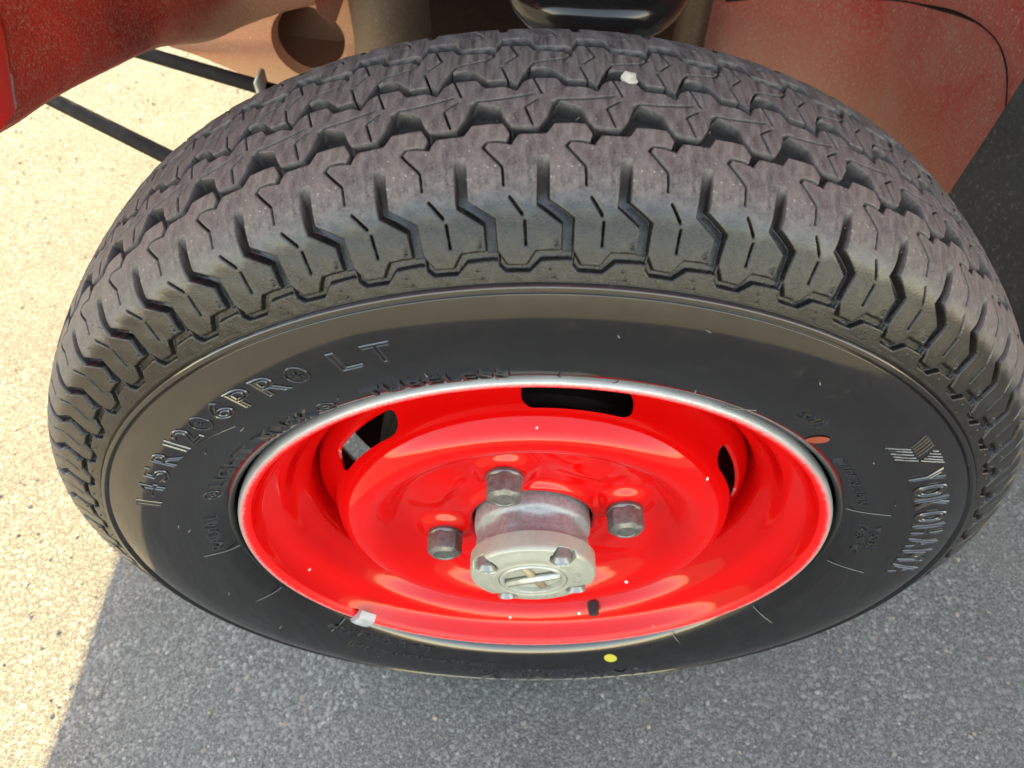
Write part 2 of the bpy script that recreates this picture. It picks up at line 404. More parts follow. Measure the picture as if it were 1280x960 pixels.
c3 = per(uc, [(-.57, 169.5), (-.5, 175.5), (-.18, 175), (-.09, 169.7), (.3, 169), (.40, 167.5)])
lane = (sc > c1).astype(int)+(sc > c2)+(sc > c3)
cuts = [([70, 79, 81, 90, 96, 113, 122], [.34, .34, .34, .33, .01, .01, .01]), ([118, 125, 134, 138, 141, 150], [-.11, -.11, -.20, -.03, .01, -.09]),
        ([144, 148, 157.7, 160, 165, 173], [-.40, -.40, -.50, -.44, -.29, -.39]), ([165, 180, 181, 185, 191, 205], [.13, .13, .2, .16, 0, 0])]
blocks = []
for ln, (nm, lab) in enumerate([('shoulder_block', None), ('tread_block', None), ('tread_block', None), ('inner_shoulder_block', None)]):
    cx = np.interp(sc, *cuts[ln]); sh = 0.0 if ln else -.5
    rel = uc-cx
    lo = -.55 if ln != 2 else -.1
    sel = (lane == ln) & (rel >= lo) & (rel < lo+1)
    if ln == 0: sel = (lane == 0) & (rel >= -1) & (rel < 0)
    if ln == 1: sel = (lane == 1) & (rel >= -.5-.25) & (rel < .25)
    if ln == 1: sel = (lane == 1) & (rel >= -.75+.0) & (rel < .25)
    if ln in (1, 2, 3):                     # cut along the sipes
        base = {1: 0.0, 2: 0.0, 3: -1.0}[ln]
        sel = (lane == ln) & (rel >= base) & (rel < base+1)
    F = GF[sel]; idx, inv = np.unique(F, return_inverse=True)
    me = mesh_np(nm, GV[idx], inv.reshape(F.shape))
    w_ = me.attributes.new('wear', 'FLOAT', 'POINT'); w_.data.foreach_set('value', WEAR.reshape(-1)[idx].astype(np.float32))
    a_ = me.attributes.new('s', 'FLOAT', 'POINT'); a_.data.foreach_set('value', np.repeat(ss[None], len(us), 0).reshape(-1)[idx].astype(np.float32))
    me.materials.append(MAT['rubber']); me.polygons.foreach_set('use_smooth', np.ones(len(me.polygons), bool))
    for k in range(NP_):
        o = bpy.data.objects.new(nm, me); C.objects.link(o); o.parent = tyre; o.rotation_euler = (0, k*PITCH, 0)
# rubber vent hairs left on the tread and shoulder
bm = bmesh.new()
for k in range(150):
    t = R(random.uniform(-10, 200)); s = random.choice([.083, .0755, .098, .105, .128, .16, .19, random.uniform(.08, .19)])
    a0, r0 = float(pa(s)), float(pr(s)); n_ = pn(np.array([s])); n_ = Vector((math.cos(t)*n_[1][0], -n_[0][0], math.sin(t)*n_[1][0]))
    p = Vector(W(a0, r0, t))-n_*.001; q2 = p+(n_+Vector([random.uniform(-.8, .8) for _ in range(3)]))*random.uniform(.001, .0026)
    dv = (q2-p).normalized(); x = dv.orthogonal().normalized(); y = dv.cross(x); r_ = .00022
    b0 = [bm.verts.new(p+(x*math.cos(c)+y*math.sin(c))*r_) for c in (0, 2.1, 4.2)]
    b1 = [bm.verts.new(q2+(x*math.cos(c)+y*math.sin(c))*r_*.7) for c in (0, 2.1, 4.2)]
    for c in range(3): bm.faces.new((b0[c], b0[(c+1) % 3], b1[(c+1) % 3], b1[c]))
    bm.faces.new(b1)
o = bmobj('vent_hair', bm, MAT['letter_rubber'], tyre, sharp=None); tag(o, kind='stuff')

# --- raised sidewall lettering
Sr = np.interp  # s from r on the sidewall
_sq = np.arange(.003, .07, .0005); _rq = pr(_sq)
def s_of_r(r): return float(np.interp(r, _rq, _sq))
def on_side(th, r, h):
    s = s_of_r(r); na_, nr_ = pn(np.array([s])); return W(float(pa(s))+na_[0]*h, float(pr(s))+nr_[0]*h, th)
def text_mesh(body, outline=False, bev=.02, weight=0.0):
    cu = bpy.data.curves.new('t', 'FONT'); cu.body = body; cu.resolution_u = 3
    if outline: cu.fill_mode = 'NONE'; cu.bevel_depth = bev; cu.bevel_resolution = 1
    else: cu.extrude = .05; cu.offset = weight
    ob = bpy.data.objects.new('t', cu); C.objects.link(ob)
    dg = bpy.context.evaluated_depsgraph_get(); dg.update()
    me = bpy.data.meshes.new_from_object(ob.evaluated_get(dg))
    bpy.data.objects.remove(ob); bpy.data.curves.remove(cu)
    return me
def side_text(body, th0, th1, r0, r1, h=.0005, outline=False, bev=.02, weight=0.0, name='raised_lettering', flip=False):
    me = text_mesh(body, outline, bev, weight); me.name = name
    n = len(me.vertices); co = np.empty(n*3, np.float32); me.vertices.foreach_get('co', co); co = co.reshape(-1, 3)
    mn, mx = co.min(0), co.max(0); z = (co[:, 2]-mn[2])/(mx[2]-mn[2]+1e-9)
    fx = (co[:, 0]-mn[0])/(mx[0]-mn[0]); fy = (co[:, 1]-mn[1])/(mx[1]-mn[1])
    out = np.array([on_side(R(th0+(th1-th0)*a), r0+(r1-r0)*b, h*(c*1.35-.35)) for a, b, c in zip(fx, fy, z)], np.float32)
    me.vertices.foreach_set('co', out.ravel()); me.update(); fix(me, 40)
    return link(name, me, MAT['letter_rubber'], tyre, smooth=not outline or True)
def side_tube(p0, p1, rad=.00045, name='raised_line'):
    n = 8; pts = [Vector(on_side(R(p0[0]+(p1[0]-p0[0])*i/n), (p0[1]+(p1[1]-p0[1])*i/n), .0001)) for i in range(n+1)]
    return pts
def tubes(name, paths, rad, mat, parent, seg=6):
    bm = bmesh.new()
    for pts in paths:
        rings = []
        for i, p in enumerate(pts):
            d = (pts[min(i+1, len(pts)-1)]-pts[max(i-1, 0)]).normalized()
            x = d.cross(Vector((0, 1, 0.01))).normalized(); y = d.cross(x)
            rings.append([bm.verts.new(p+(x*math.cos(2*math.pi*c/seg)+y*math.sin(2*math.pi*c/seg))*rad) for c in range(seg)])
        for a, b in zip(rings, rings[1:]):
            for c in range(seg): bm.faces.new((a[c], a[(c+1) % seg], b[(c+1) % seg], b[c]))
        bm.faces.new(rings[0]); bm.faces.new(rings[-1])
    return bmobj(name, bm, mat, parent, sharp=60)
ri, ro = .2045, .2165
for ch, a, b in (('1', 157.8, 156.2), ('4', 154.6, 150.9), ('5', 149.9, 146.6), ('R', 145.2, 141.8), ('1', 140.6, 139.2), ('2', 138.4, 135.3),
                 ('6', 130.7, 127.5), ('P', 126.4, 123.4), ('R', 122.4, 118.8), ('L', 112.2, 109.2), ('T', 108.4, 105.2)):
    side_text(ch, a, b, ri, ro, .0007, True, .032)
for c in (133.0, 116.8):
    side_tube_pts = [[Vector(on_side(R(c+1.3*math.cos(t)), .2105+.0048*math.sin(t), .0002)) for t in np.linspace(0, 2*math.pi, 25)]]
    tubes('raised_ring', side_tube_pts, .00045, MAT['letter_rubber'], tyre)
    side_text('*', c+.75, c-.75, .2078, .2132, .0006)
for ch, a, b in zip('YOKOHAMA', (33.6, 29.9, 26.0, 22.0, 17.8, 13.6, 9.4, 4.4), (30.6, 26.8, 22.8, 18.9, 14.6, 10.2, 5.2, 0.8)):
    side_text(ch, a, b, .2050, .2208, .0009, True, .052)
LOGO = [((42.2, 204.2), (40.2, 212.7)), ((41.4, 204.7), (39.5, 212.5)), ((40.4, 204.5), (38.7, 212.3)), ((39.5, 204.5), (37.8, 212.4)), ((38.7, 204.3), (37.0, 212.6)),
        ((38.2, 219.6), (37.5, 221.5)), ((37.9, 218.0), (36.7, 221.7)), ((37.5, 216.6), (35.9, 221.7)), ((37.2, 215.0), (35.2, 221.5)), ((36.9, 213.4), (34.6, 221.6)),
        ((40.6, 213.8), (41.8, 221.2)), ((40.0, 213.7), (41.2, 221.4)), ((39.4, 213.7), (40.6, 221.4)), ((38.7, 213.7), (39.9, 221.4)), ((38.1, 213.9), (39.2, 221.3))]
tubes('raised_emblem', [side_tube((a[0], a[1]/1000), (b[0], b[1]/1000)) for a, b in LOGO], .00055, MAT['letter_rubber'], tyre)
for body, a, b, r0, r1 in (('RADIAL', 174.8, 161.0, .1785, .1850), ('LIGHT', 150.6, 136.2, .1790, .1862), ('TRUCK', 134.0, 122.0, .1790, .1862),
                           ('TUBELESS', 113.4, 94.0, .1795, .1875), ('MADE IN JAPAN', 40.6, 24.6, .1795, .1850), ('Y-52321', 17.0, 8.0, .1868, .1912), ('1485-1C', 17.2, 6.0, .1806, .1848),
                           ('5012', 55.8, 51.2, .1905, .1960), ('MAX. LOAD SINGLE', -142, -114, .1780, .1830), ('INFLATION 450 kPa', -134, -98, .1900, .1950), ('STEEL RADIAL', -106, -77, .1985, .2035), ('YOKOHAMA', -100, -62, .2050, .2190)):
    side_text(body, a, b, r0, r1, .0008, False, weight=.012)
for c, rr_ in ((153.6, .1825), (119.6, .1828)):
    tubes('raised_ring', [[Vector(on_side(R(c+1.35*math.cos(t)), rr_+.0040*math.sin(t), .0002)) for t in np.linspace(0, 2*math.pi, 21)],
                          [Vector(on_side(R(c+.5*math.cos(t)), rr_+.0015*math.sin(t), .0002)) for t in np.linspace(0, 2*math.pi, 13)]], .0004, MAT['letter_rubber'], tyre)
for a, b in (((176.5, .172), (176.5, .191)), ((-161.8, .172), (-161.8, .190)), ((-140, .172), (-140, .186)), ((21.7, .175), (21.1, .195)), ((-.2, .175), (-.6, .195)), ((-28, .172), (-29, .190)),
             ((131, .1985), (137.5, .2035)), ((-52, .172), (-52, .183)), ((63, .172), (60, .182)), ((96, .171), (96, .178)), ((80, .171), (80, .178))):
    tubes('raised_line', [side_tube(a, b)], .00032, MAT['letter_rubber'], tyre)
bm = bmesh.new()                              # short moulding nibs on the sidewall
for tt, rr_ in ((166, .192), (139.5, .198), (131, .195), (116.5, .187), (104, .190), (88, .180), (70, .183), (39, .196), (25, .197), (-168, .196), (-150, .20), (164, .197), (-125, .2), (60, .214), (83, .214), (75, .222)):
    p = Vector(on_side(R(tt), rr_, 0)); n_ = Vector((0, -1, .1)); p2 = p+Vector((random.uniform(-.0012, .0012), -.0016, random.uniform(-.001, .001)))
    bmesh.ops.create_cone(bm, cap_ends=True, segments=6, radius1=.0005, radius2=.0003, depth=(p2-p).length*2,
                          matrix=Matrix.Translation(p) @ (p2-p).to_track_quat('Z', 'Y').to_matrix().to_4x4())
o = bmobj('moulding_nib', bm, MAT['letter_rubber'], tyre); tag(o, kind='stuff')
def mark(name, tc, rc, wt, wr, mat, lab):
    bm = bmesh.new(); vs_ = [bm.verts.new(on_side(R(tc+wt*math.cos(t)), rc+wr*math.sin(t), .0004)) for t in np.linspace(0, 2*math.pi, 29)[:-1]]
    vc = bm.verts.new(on_side(R(tc), rc, .00046))
    for i in range(28): bm.faces.new((vs_[i], vs_[(i+1) % 28], vc))
    o = bmobj(name, bm, MAT[mat], tyre); tag(o, lab)
mark('paint_mark', 47.9, .1840, 1.1, .0052, 'orange_mark', 'faded orange oval paint mark')
mark('paint_mark', -69.9, .1868, 1.5, .0050, 'yellow_mark', 'yellow balance dot')

# --- rim barrel with flange
def smooth_prof(pts, n):
    P = np.array(pts); S_ = np.concatenate([[0], np.cumsum(np.hypot(*np.diff(P, axis=0).T))]); t = np.linspace(0, S_[-1], n)
    return np.stack([crom(S_, P[:, 0], t), crom(S_, P[:, 1], t)], 1)
outer = [(.030, .1565), (.044, .1585), (.0490, .1625), (.0510, .1665), (.0535, .1690), (.0575, .1698), (.0610, .1693), (.0624, .1684)]
inner = [(.0628, .1672), (.0620, .1645), (.0590, .1628), (.0545, .1612), (.0500, .1585), (.0460, .1530), (.0425, .1490), (.0385, .1465), (.0345, .1440), (.0300, .1395), (.0260, .1362), (.0180, .1345), (-.01, .1335), (-.03, .135), (-.045, .150), (-.05, .163)]
op = smooth_prof(outer, 60); ip = smooth_prof(inner, 70)
pf = np.concatenate([op, ip, ip[::-1][:30]+np.array([-.003, .003]), [(.0, .138), (.018, .140)]])
rme = revolve('rim', pf, 360, True)
fix(rme)
rme.materials.append(MAT['red_enamel']); rme.materials.append(MAT['silver_lip'])
lipv = np.interp(np.arange(len(pf)), [0, 55, 59.5, 61.5, 63], [0, .05, .4, .8, 1]).astype(np.float32); lipv[63:] = 1
a_ = rme.attributes.new('lip', 'FLOAT', 'POINT'); a_.data.foreach_set('value', np.tile(lipv, 360))
for p in rme.polygons:
    js = [v % len(pf) for v in p.vertices]
    p.material_index = 1 if max(js) <= 63 else 0
rim = link('rim', rme, None, wheel, (0, 0, HC))
tag(rim, 'bright red steel rim with worn silver flange edge')
# --- pressed disc with nut seats and six vent slots
dp = [(.010, .1338), (.016, .1325), (.022, .1285), (.027, .1245), (.033, .1210), (.039, .1185), (.0450, .1155), (.0500, .1115), (.0530, .1065), (.0535, .1015), (.0520, .0965), (.0485, .0915), (.0435, .0865),
      (.0390, .0815), (.0365, .0760), (.0360, .068), (.0362, .060), (.0365, .050), (.0375, .0445), (.0395, .0415), (.0410, .0395), (.0405, .0375), (.036, .0365), (.028, .0362)]
fp = smooth_prof(dp, 110); n = 360; kf = len(fp)
t = np.linspace(0, 2*np.pi, n, endpoint=False)
AA = np.tile(fp[:, 0], (n, 1)); RRm = np.tile(fp[:, 1], (n, 1)); TT = np.repeat(t[:, None], kf, 1)
XX, ZZ = RRm*np.cos(TT), RRm*np.sin(TT)
NUT = [R(17), R(107), R(197), R(287)]
for a in NUT:
    d = np.hypot(XX-.057*math.cos(a), ZZ-.057*math.sin(a)); AA += .0048*sst((.021-d)/.010)
for a in [x+math.pi/4 for x in NUT]:           # stamped reliefs between the nuts
    ex = np.cos(a)*XX+np.sin(a)*ZZ; ey = -np.sin(a)*XX+np.cos(a)*ZZ
    d = np.hypot((ex-.067)/1.0, ey/1.5); AA += .0030*sst((.019-d)/.012)
    d2 = np.hypot((ex-.054)/.5, ey/1.4); AA -= .0008*sst((.011-d2)/.008)
VF = np.stack([XX, -AA, ZZ], -1); VB = np.stack([XX, -AA+.0030, ZZ], -1)
VB[:, :, 1] += 0; V = np.concatenate([VF, VB[:, ::-1]], 1).reshape(-1, 3); k2 = kf*2
i, j = np.meshgrid(np.arange(n), np.arange(k2), indexing='ij')
F = np.stack([i*k2+j, i*k2+(j+1) % k2, ((i+1) % n)*k2+(j+1) % k2, ((i+1) % n)*k2+j], -1).reshape(-1, 4)
dme = mesh_np('wheel_disc', V, F); fix(dme)
dob = bpy.data.objects.new('wheel_disc_tmp', dme); C.objects.link(dob)
cut = bmesh.new()
for k in range(6):
    c = R(20+60*k); half = R(13.8)
    # stadium shaped punch, in (angle, axial) on the flank of the disc, pushed through radially
    pts = []
    for (cu_, cv, a0) in ((half-.055, 1, 0), (-half+.055, 1, 90), (-half+.055, -1, 180), (half-.055, -1, 270)):
        for e in np.linspace(0, 90, 7):
            an = R(a0+e); pts.append((cu_+.055*math.cos(an), .0335+(.0008*cv)+.0060*math.sin(an)))
    lo = [cut.verts.new(W(a_v, .100, c+u_)) for u_, a_v in pts]; hi = [cut.verts.new(W(a_v-.002, .150, c+u_)) for u_, a_v in pts]
    m_ = len(pts)
    for q_ in range(m_): cut.faces.new((lo[q_], lo[(q_+1) % m_], hi[(q_+1) % m_], hi[q_]))
    cut.faces.new(lo[::-1]); cut.faces.new(hi)
bmesh.ops.recalc_face_normals(cut, faces=cut.faces)
cme = bpy.data.meshes.new('cut'); cut.to_mesh(cme); cut.free()
cob = bpy.data.objects.new('cut', cme); C.objects.link(cob)
md = dob.modifiers.new('b', 'BOOLEAN'); md.operation = 'DIFFERENCE'; md.object = cob; md.solver = 'EXACT'
dg = bpy.context.evaluated_depsgraph_get(); dg.update()
fin = bpy.data.meshes.new_from_object(dob.evaluated_get(dg)); fin.name = 'wheel_disc'
bpy.data.objects.remove(dob); bpy.data.objects.remove(cob)
bm = bmesh.new(); bm.from_mesh(fin)
for e in bm.edges:
    e.smooth = not (len(e.link_faces) == 2 and e.calc_face_angle(0) > R(40))
bm.to_mesh(fin); bm.free(); fin.materials.clear()
disc = link('wheel_disc', fin, MAT['red_enamel'], rim); tag(disc, 'dished red wheel centre with oval vent slots')
# brake drum in the dark behind the vents
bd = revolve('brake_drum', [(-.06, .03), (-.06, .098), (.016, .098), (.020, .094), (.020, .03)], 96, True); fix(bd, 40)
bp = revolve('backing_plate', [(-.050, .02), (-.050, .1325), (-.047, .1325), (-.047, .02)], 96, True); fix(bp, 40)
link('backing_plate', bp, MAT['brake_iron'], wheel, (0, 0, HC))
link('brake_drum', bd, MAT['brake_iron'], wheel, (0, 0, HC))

# --- wheel nuts
def hexnut():
    bm = bmesh.new(); rings = []
    def ring(a, r, rnd):
        vs_ = []
        for k in range(36):
            t_ = 2*math.pi*k/36; hx = r/math.cos(((t_+math.pi/6) % (math.pi/3))-math.pi/6) if not rnd else r
            hx = min(hx, r*1.125) if not rnd else hx
            vs_.append(bm.verts.new((hx*math.cos(t_), -a, hx*math.sin(t_))))
        return vs_
    spec = [(-.003, .0075, 1), (.0005, .0100, 1), (.0022, .0106, 1), (.0034, .0106, 1), (.0042, .0102, 1), (.0046, .0097, 0), (.0138, .0097, 0), (.0152, .0093, 0), (.0164, .0076, 1), (.0168, .0068, 1), (.0166, .0062, 1), (.0162, .0058, 1), (.0162, .0012, 1)]
    rings = [ring(*s_) for s_ in spec]
    for a, b in zip(rings, rings[1:]):
        for k in range(36): bm.faces.new((a[k], a[(k+1) % 36], b[(k+1) % 36], b[k]))
    bm.faces.new(rings[-1]); bm.faces.new(rings[0])
    me = bpy.data.meshes.new('wheel_nut'); bm.to_mesh(me); bm.free(); fix(me, 24); return me
nme = hexnut()
for k, a in enumerate(NUT):
    o = link('wheel_nut', nme, MAT['nut_steel'], wheel, (.057*math.cos(a), -.0398, HC+.057*math.sin(a))); o.rotation_euler = (0, R((12, 3, 41, 20)[k]), 0)

# --- free-wheeling hub
hb = [(.020, .0350), (.036, .0350), (.046, .0351), (.0485, .0346), (.0495, .0332), (.060, .0328), (.0665, .0328), (.0668, .020)]
n = 180; P = smooth_prof(hb, 50); t = np.linspace(0, 2*np.pi, n, endpoint=False)
RR_ = np.tile(P[:, 1], (n, 1)); A_ = np.tile(P[:, 0], (n, 1))
lob = np.cos(6*t+.6)[:, None]
RR_ = RR_*(1+.045*lob*((A_ > .047) & (A_ < .0666))*sst((A_-.047)/.006)); 
V = np.stack([RR_*np.cos(t)[:, None], -A_, RR_*np.sin(t)[:, None]], -1).reshape(-1, 3); k2 = len(P)
i, j = np.meshgrid(np.arange(n), np.arange(k2-1), indexing='ij')
hme = mesh_np('locking_hub', V, np.stack([i*k2+j, i*k2+j+1, ((i+1) % n)*k2+j+1, ((i+1) % n)*k2+j], -1).reshape(-1, 4)); fix(hme)
hub = link('locking_hub', hme, MAT['zinc_cast'], wheel, (0, 0, HC)); tag(hub, 'grey cast locking hub body')
# cover with four screw pockets: relief on a polar grid
SCR = [R(60), R(-30), R(-120), R(150)]
n = 240; rad = np.concatenate([np.linspace(.0020, .0355, 80), [.0358, .0361, .0364, .0366, .0368, .0369, .0369, .0368, .0362, .035]])
hh = np.concatenate([np.full(80, .0790), [.0789, .0786, .0781, .0774, .0765, .0755, .0700, .0672, .0668, .0668]])
t = np.linspace(0, 2*np.pi, n, endpoint=False)
RG = np.tile(rad, (n, 1)); AG = np.tile(hh, (n, 1)); TG = np.repeat(t[:, None], len(rad), 1)
XG, ZG = RG*np.cos(TG), RG*np.sin(TG)
AG -= .0022*sst((RG-.0270)/.009)*(RG < .0372)                       # gentle crown
AG -= .0026*sst((.0203-RG)/.0009)                                   # dial recess
AG += .0007*np.exp(-((RG-.0225)/.0007)**2)
for a in SCR:
    ex = np.cos(a)*XG+np.sin(a)*ZG; ey = -np.sin(a)*XG+np.cos(a)*ZG
    sdv = np.where(ex > .0308, np.abs(ey), np.hypot(ex-.0308, ey))-.0066
    f_ = sst(-sdv/.0009+.3); AG = np.where(f_ > 0, np.minimum(AG, AG*(1-f_)+(.0728)*f_), AG)
V = np.stack([XG, -AG, ZG], -1).reshape(-1, 3); k2 = len(rad)
i, j = np.meshgrid(np.arange(n), np.arange(k2-1), indexing='ij')
F = np.stack([i*k2+j, ((i+1) % n)*k2+j, ((i+1) % n)*k2+j+1, i*k2+j+1], -1).reshape(-1, 4)
bm = bmesh.new(); me = mesh_np('hub_cover', V, F); bm.from_mesh(me); bm.verts.ensure_lookup_table()
bm.faces.new([bm.verts[i_*k2] for i_ in range(n)]); bm.to_mesh(me); bm.free(); fix(me, 50)
cov = link('hub_cover', me, MAT['hub_paint'], hub); tag(cov, 'cream silver hub cover')
sm = bmesh.new()
bmesh.ops.create_cone(sm, cap_ends=True, segments=28, radius1=.0054, radius2=.0052, depth=.0075, matrix=Matrix.Rotation(R(90), 4, 'X'))
top = min(sm.faces, key=lambda f: f.calc_center_median().y)
r_ = bmesh.ops.inset_individual(sm, faces=[top], thickness=.0018); bmesh.ops.translate(sm, verts=top.verts, vec=(0, .0028, 0))
sme = bpy.data.meshes.new('cap_screw'); sm.to_mesh(sme); sm.free(); fix(sme, 35)
for a in SCR: link('cap_screw', sme, MAT['screw_steel'], hub, (.0308*math.cos(a), -.0746, .0308*math.sin(a)))
# dial: ring and cross handle
dl = revolve('selector_dial', [(.0763, .0005), (.0763, .0168), (.0792, .0172), (.0796, .0178), (.0796, .0190), (.0790, .0196), (.0764, .0199)], 96); fix(dl, 40)
dial = link('selector_dial', dl, MAT['dial_metal'], hub)
bm = bmesh.new()
bmesh.ops.create_cube(bm, size=1, matrix=Matrix.Translation((0, -.0782, 0)) @ Matrix.Rotation(R(-24), 4, 'Y') @ Matrix.Diagonal((.0345, .0040, .0048, 1)))
bmobj('dial_handle', bm, MAT['dial_metal'], hub, bevel=.0009)
bm = bmesh.new()
bmesh.ops.create_cube(bm, size=1, matrix=Matrix.Translation((0, -.0771, .0005)) @ Matrix.Rotation(R(-24), 4, 'Y') @ Matrix.Diagonal((.0046, .0028, .0330, 1)))
bmobj('dial_pointer', bm, simple('dial_brown', (.30, .24, .15), .5, .3), hub, bevel=.0007)
# embossed words round the dial
def face_text(body, th0, th1, r0, r1, a, h, inward=False):
    me = text_mesh(body); n_ = len(me.vertices); co = np.empty(n_*3, np.float32); me.vertices.foreach_get('co', co); co = co.reshape(-1, 3)
    mn, mx = co.min(0), co.max(0); f_ = (co-mn)/(mx-mn)
    out = np.array([W(a+h*z_, r0+(r1-r0)*y_, R(th0+(th1-th0)*x_)) for x_, y_, z_ in f_], np.float32)
    me.vertices.foreach_set('co', out.ravel()); me.update(); fix(me, 40)
    return link('raised_lettering', me, MAT['hub_paint'], hub)
face_text('FREE', 28, -8, .0242, .0285, .0784, .0010)
face_text('LOCK', -88, -52, .0242, .0285, .0784, .0010)

# --- valve and balance weight
bm = bmesh.new()
a = R(-70.5)
bmesh.ops.create_cone(bm, cap_ends=True, segments=20, radius1=.0046, radius2=.0036, depth=.010, matrix=Matrix.Rotation(R(90), 4, 'X'))
bmesh.ops.bevel(bm, geom=[e for e in bm.edges if e.calc_face_angle(0) > .8], offset=.0008, segments=2, affect='EDGES')
o = bmobj('valve_stem', bm, MAT['black_rubber'], wheel, (.147*math.cos(a), -.0445, HC+.147*math.sin(a))); tag(o, 'short black rubber tyre valve')
bm = bmesh.new(); an = math.atan2(.157-HC, -.1125)
segs = 9; prev = None; sec = [(.0640, .1690), (.0668, .1672), (.0672, .1630), (.0650, .1585), (.0600, .1570), (.0585, .1595), (.0615, .1625), (.0632, .1655)]
for i in range(segs+1):
    u_ = i/segs*2-1; sh = 1-.12*abs(u_)**3
    rg = [bm.verts.new(W(.0620+(x-.0620)*sh, y, an+u_*.042)) for x, y in sec]
    if prev:
        for c in range(len(sec)): bm.faces.new((prev[c], prev[(c+1) % len(sec)], rg[(c+1) % len(sec)], rg[c]))
    else: bm.faces.new(rg)
    prev = rg
bm.faces.new(prev)
o = bmobj('balance_weight', bm, MAT['lead_grey'], wheel, (0, 0, HC), bevel=.0006); tag(o, 'pale grey clip-on balance weight on rim edge')

# ------------------------------------------------------------------ vehicle body round the wheel arch
veh = empty('vehicle_body', (.6, .75, 0))
tag(veh, 'red vehicle body with dusty wheel arch, seen round the wheel', 'vehicle')
OFF = Vector((-.6, -.75, 0))
def vpart(name, bm, mat, bevel=0, seg=2, lab=None, sharp=35):
    o = bmobj(name, bm, MAT[mat], veh, OFF, bevel, seg, sharp); tag(o, lab); return o
def box(x0, x1, y0, y1, z0, z1):
    bm = bmesh.new(); bmesh.ops.create_cube(bm, size=1, matrix=Matrix.Translation(((x0+x1)/2, (y0+y1)/2, (z0+z1)/2)) @ Matrix.Diagonal((x1-x0, y1-y0, z1-z0, 1)))
    return bm
FX = -.397; YS = .052; YF = 1.42; XR = 1.9; ZT = 1.72; ARC = .352
# outer side panel with the round wheel arch
pts = [(FX, .45), (FX, ZT), (XR, ZT), (XR, .40)]
arc = [(ARC*math.cos(t_), HC+.028+ARC*math.sin(t_)) for t_ in np.linspace(R(20), R(153), 60)]
pts += arc
bm = bmesh.new(); f = bm.faces.new([bm.verts.new((x, YS, z)) for x, z in pts])
e_ = bmesh.ops.extrude_face_region(bm, geom=[f]); bmesh.ops.translate(bm, verts=[v for v in e_['geom'] if isinstance(v, bmesh.types.BMVert)], vec=(0, .014, 0))
bmesh.ops.triangulate(bm, faces=[f for f in bm.faces if len(f.verts) > 4])
vpart('side_panel', bm, 'body_red', lab='glossy red side panel with round wheel arch')
vpart('far_side_panel', box(FX, XR, YF-.014, YF, .40, ZT), 'body_red')
vpart('front_panel', box(FX, FX+.012, YS+.0145, YF-.0145, .45, ZT-.001), 'body_red')
vpart('rear_panel', box(XR-.014, XR, YS+.0145, YF-.0145, .40, ZT-.003), 'body_red')
vpart('roof_panel', box(FX+.0125, XR-.0145, YS+.0145, YF-.0145, ZT-.016, ZT-.003), 'body_red')
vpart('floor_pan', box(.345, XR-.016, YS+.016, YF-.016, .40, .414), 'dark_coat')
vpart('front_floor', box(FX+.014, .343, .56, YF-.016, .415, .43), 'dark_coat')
# front wall of the wheel arch: rolled lower edge traced along the seen rim of the sheet
edge = np.array([(-.302, .066, .449), (-.300, .115, .433), (-.300, .167, .420), (-.296, .236, .400), (-.287, .300, .381), (-.279, .335, .365), (-.271, .365, .352), (-.254, .393, .3485), (-.227, .413, .349), (-.190, .428, .351), (-.160, .437, .356)])
ed = np.concatenate([[0], np.cumsum(np.linalg.norm(np.diff(edge, axis=0), axis=1))]); eq = np.linspace(0, ed[-1], 80)
EP = np.stack([crom(ed, edge[:, c], eq) for c in range(3)], 1); ET = np.gradient(EP[:, :2], axis=0); ET /= np.linalg.norm(ET, axis=1)[:, None]
sec = [(.0, .30), (.0, .20), (.0, .13), (.0, .08), (.0, .045), (.0005, .028), (.002, .016), (.006, .007), (.012, .002), (.019, .0), (.026, .003), (.031, .010), (.034, .03)]
bm = bmesh.new(); rows = []
for (x, y, z), (tx, ty) in zip(EP, ET):
    nx, ny = -ty, tx
    bulge = .010*math.exp(-((y-.25)/.10)**2)
    x += .012; z -= .006
    rows.append([bm.verts.new((x+nx*dx+bulge*(1-math.exp(-dz/.03))*math.exp(-dz/.15), y+ny*dx, z+dz)) for dx, dz in sec])
for a, b in zip(rows, rows[1:]):
    for c in range(len(sec)-1): bm.faces.new((a[c], a[c+1], b[c+1], b[c]))
vpart('arch_front_wall', bm, 'valance_coat', lab='dusty red stone-chip coated inner arch panel', sharp=70)
# folded flange where the outer fender overlaps it
bm = bmesh.new(); rows = []
for z in np.linspace(.4475, .62, 30):
    y1 = .1085+(z-.445)*.80 if z < .481 else .137
    rows.append([bm.verts.new(p) for p in ((-.292, .060, z-.002), (-.2815, .066, z), (-.2800, y1-.006, z), (-.2805, y1-.001, z), (-.2860, y1+.0006, z))])
for a, b in zip(rows, rows[1:]):
    for c in range(4): bm.faces.new((a[c], a[c+1], b[c+1], b[c]))
vpart('fender_flange', bm, 'body_red', lab='bright red folded fender flange', sharp=70)
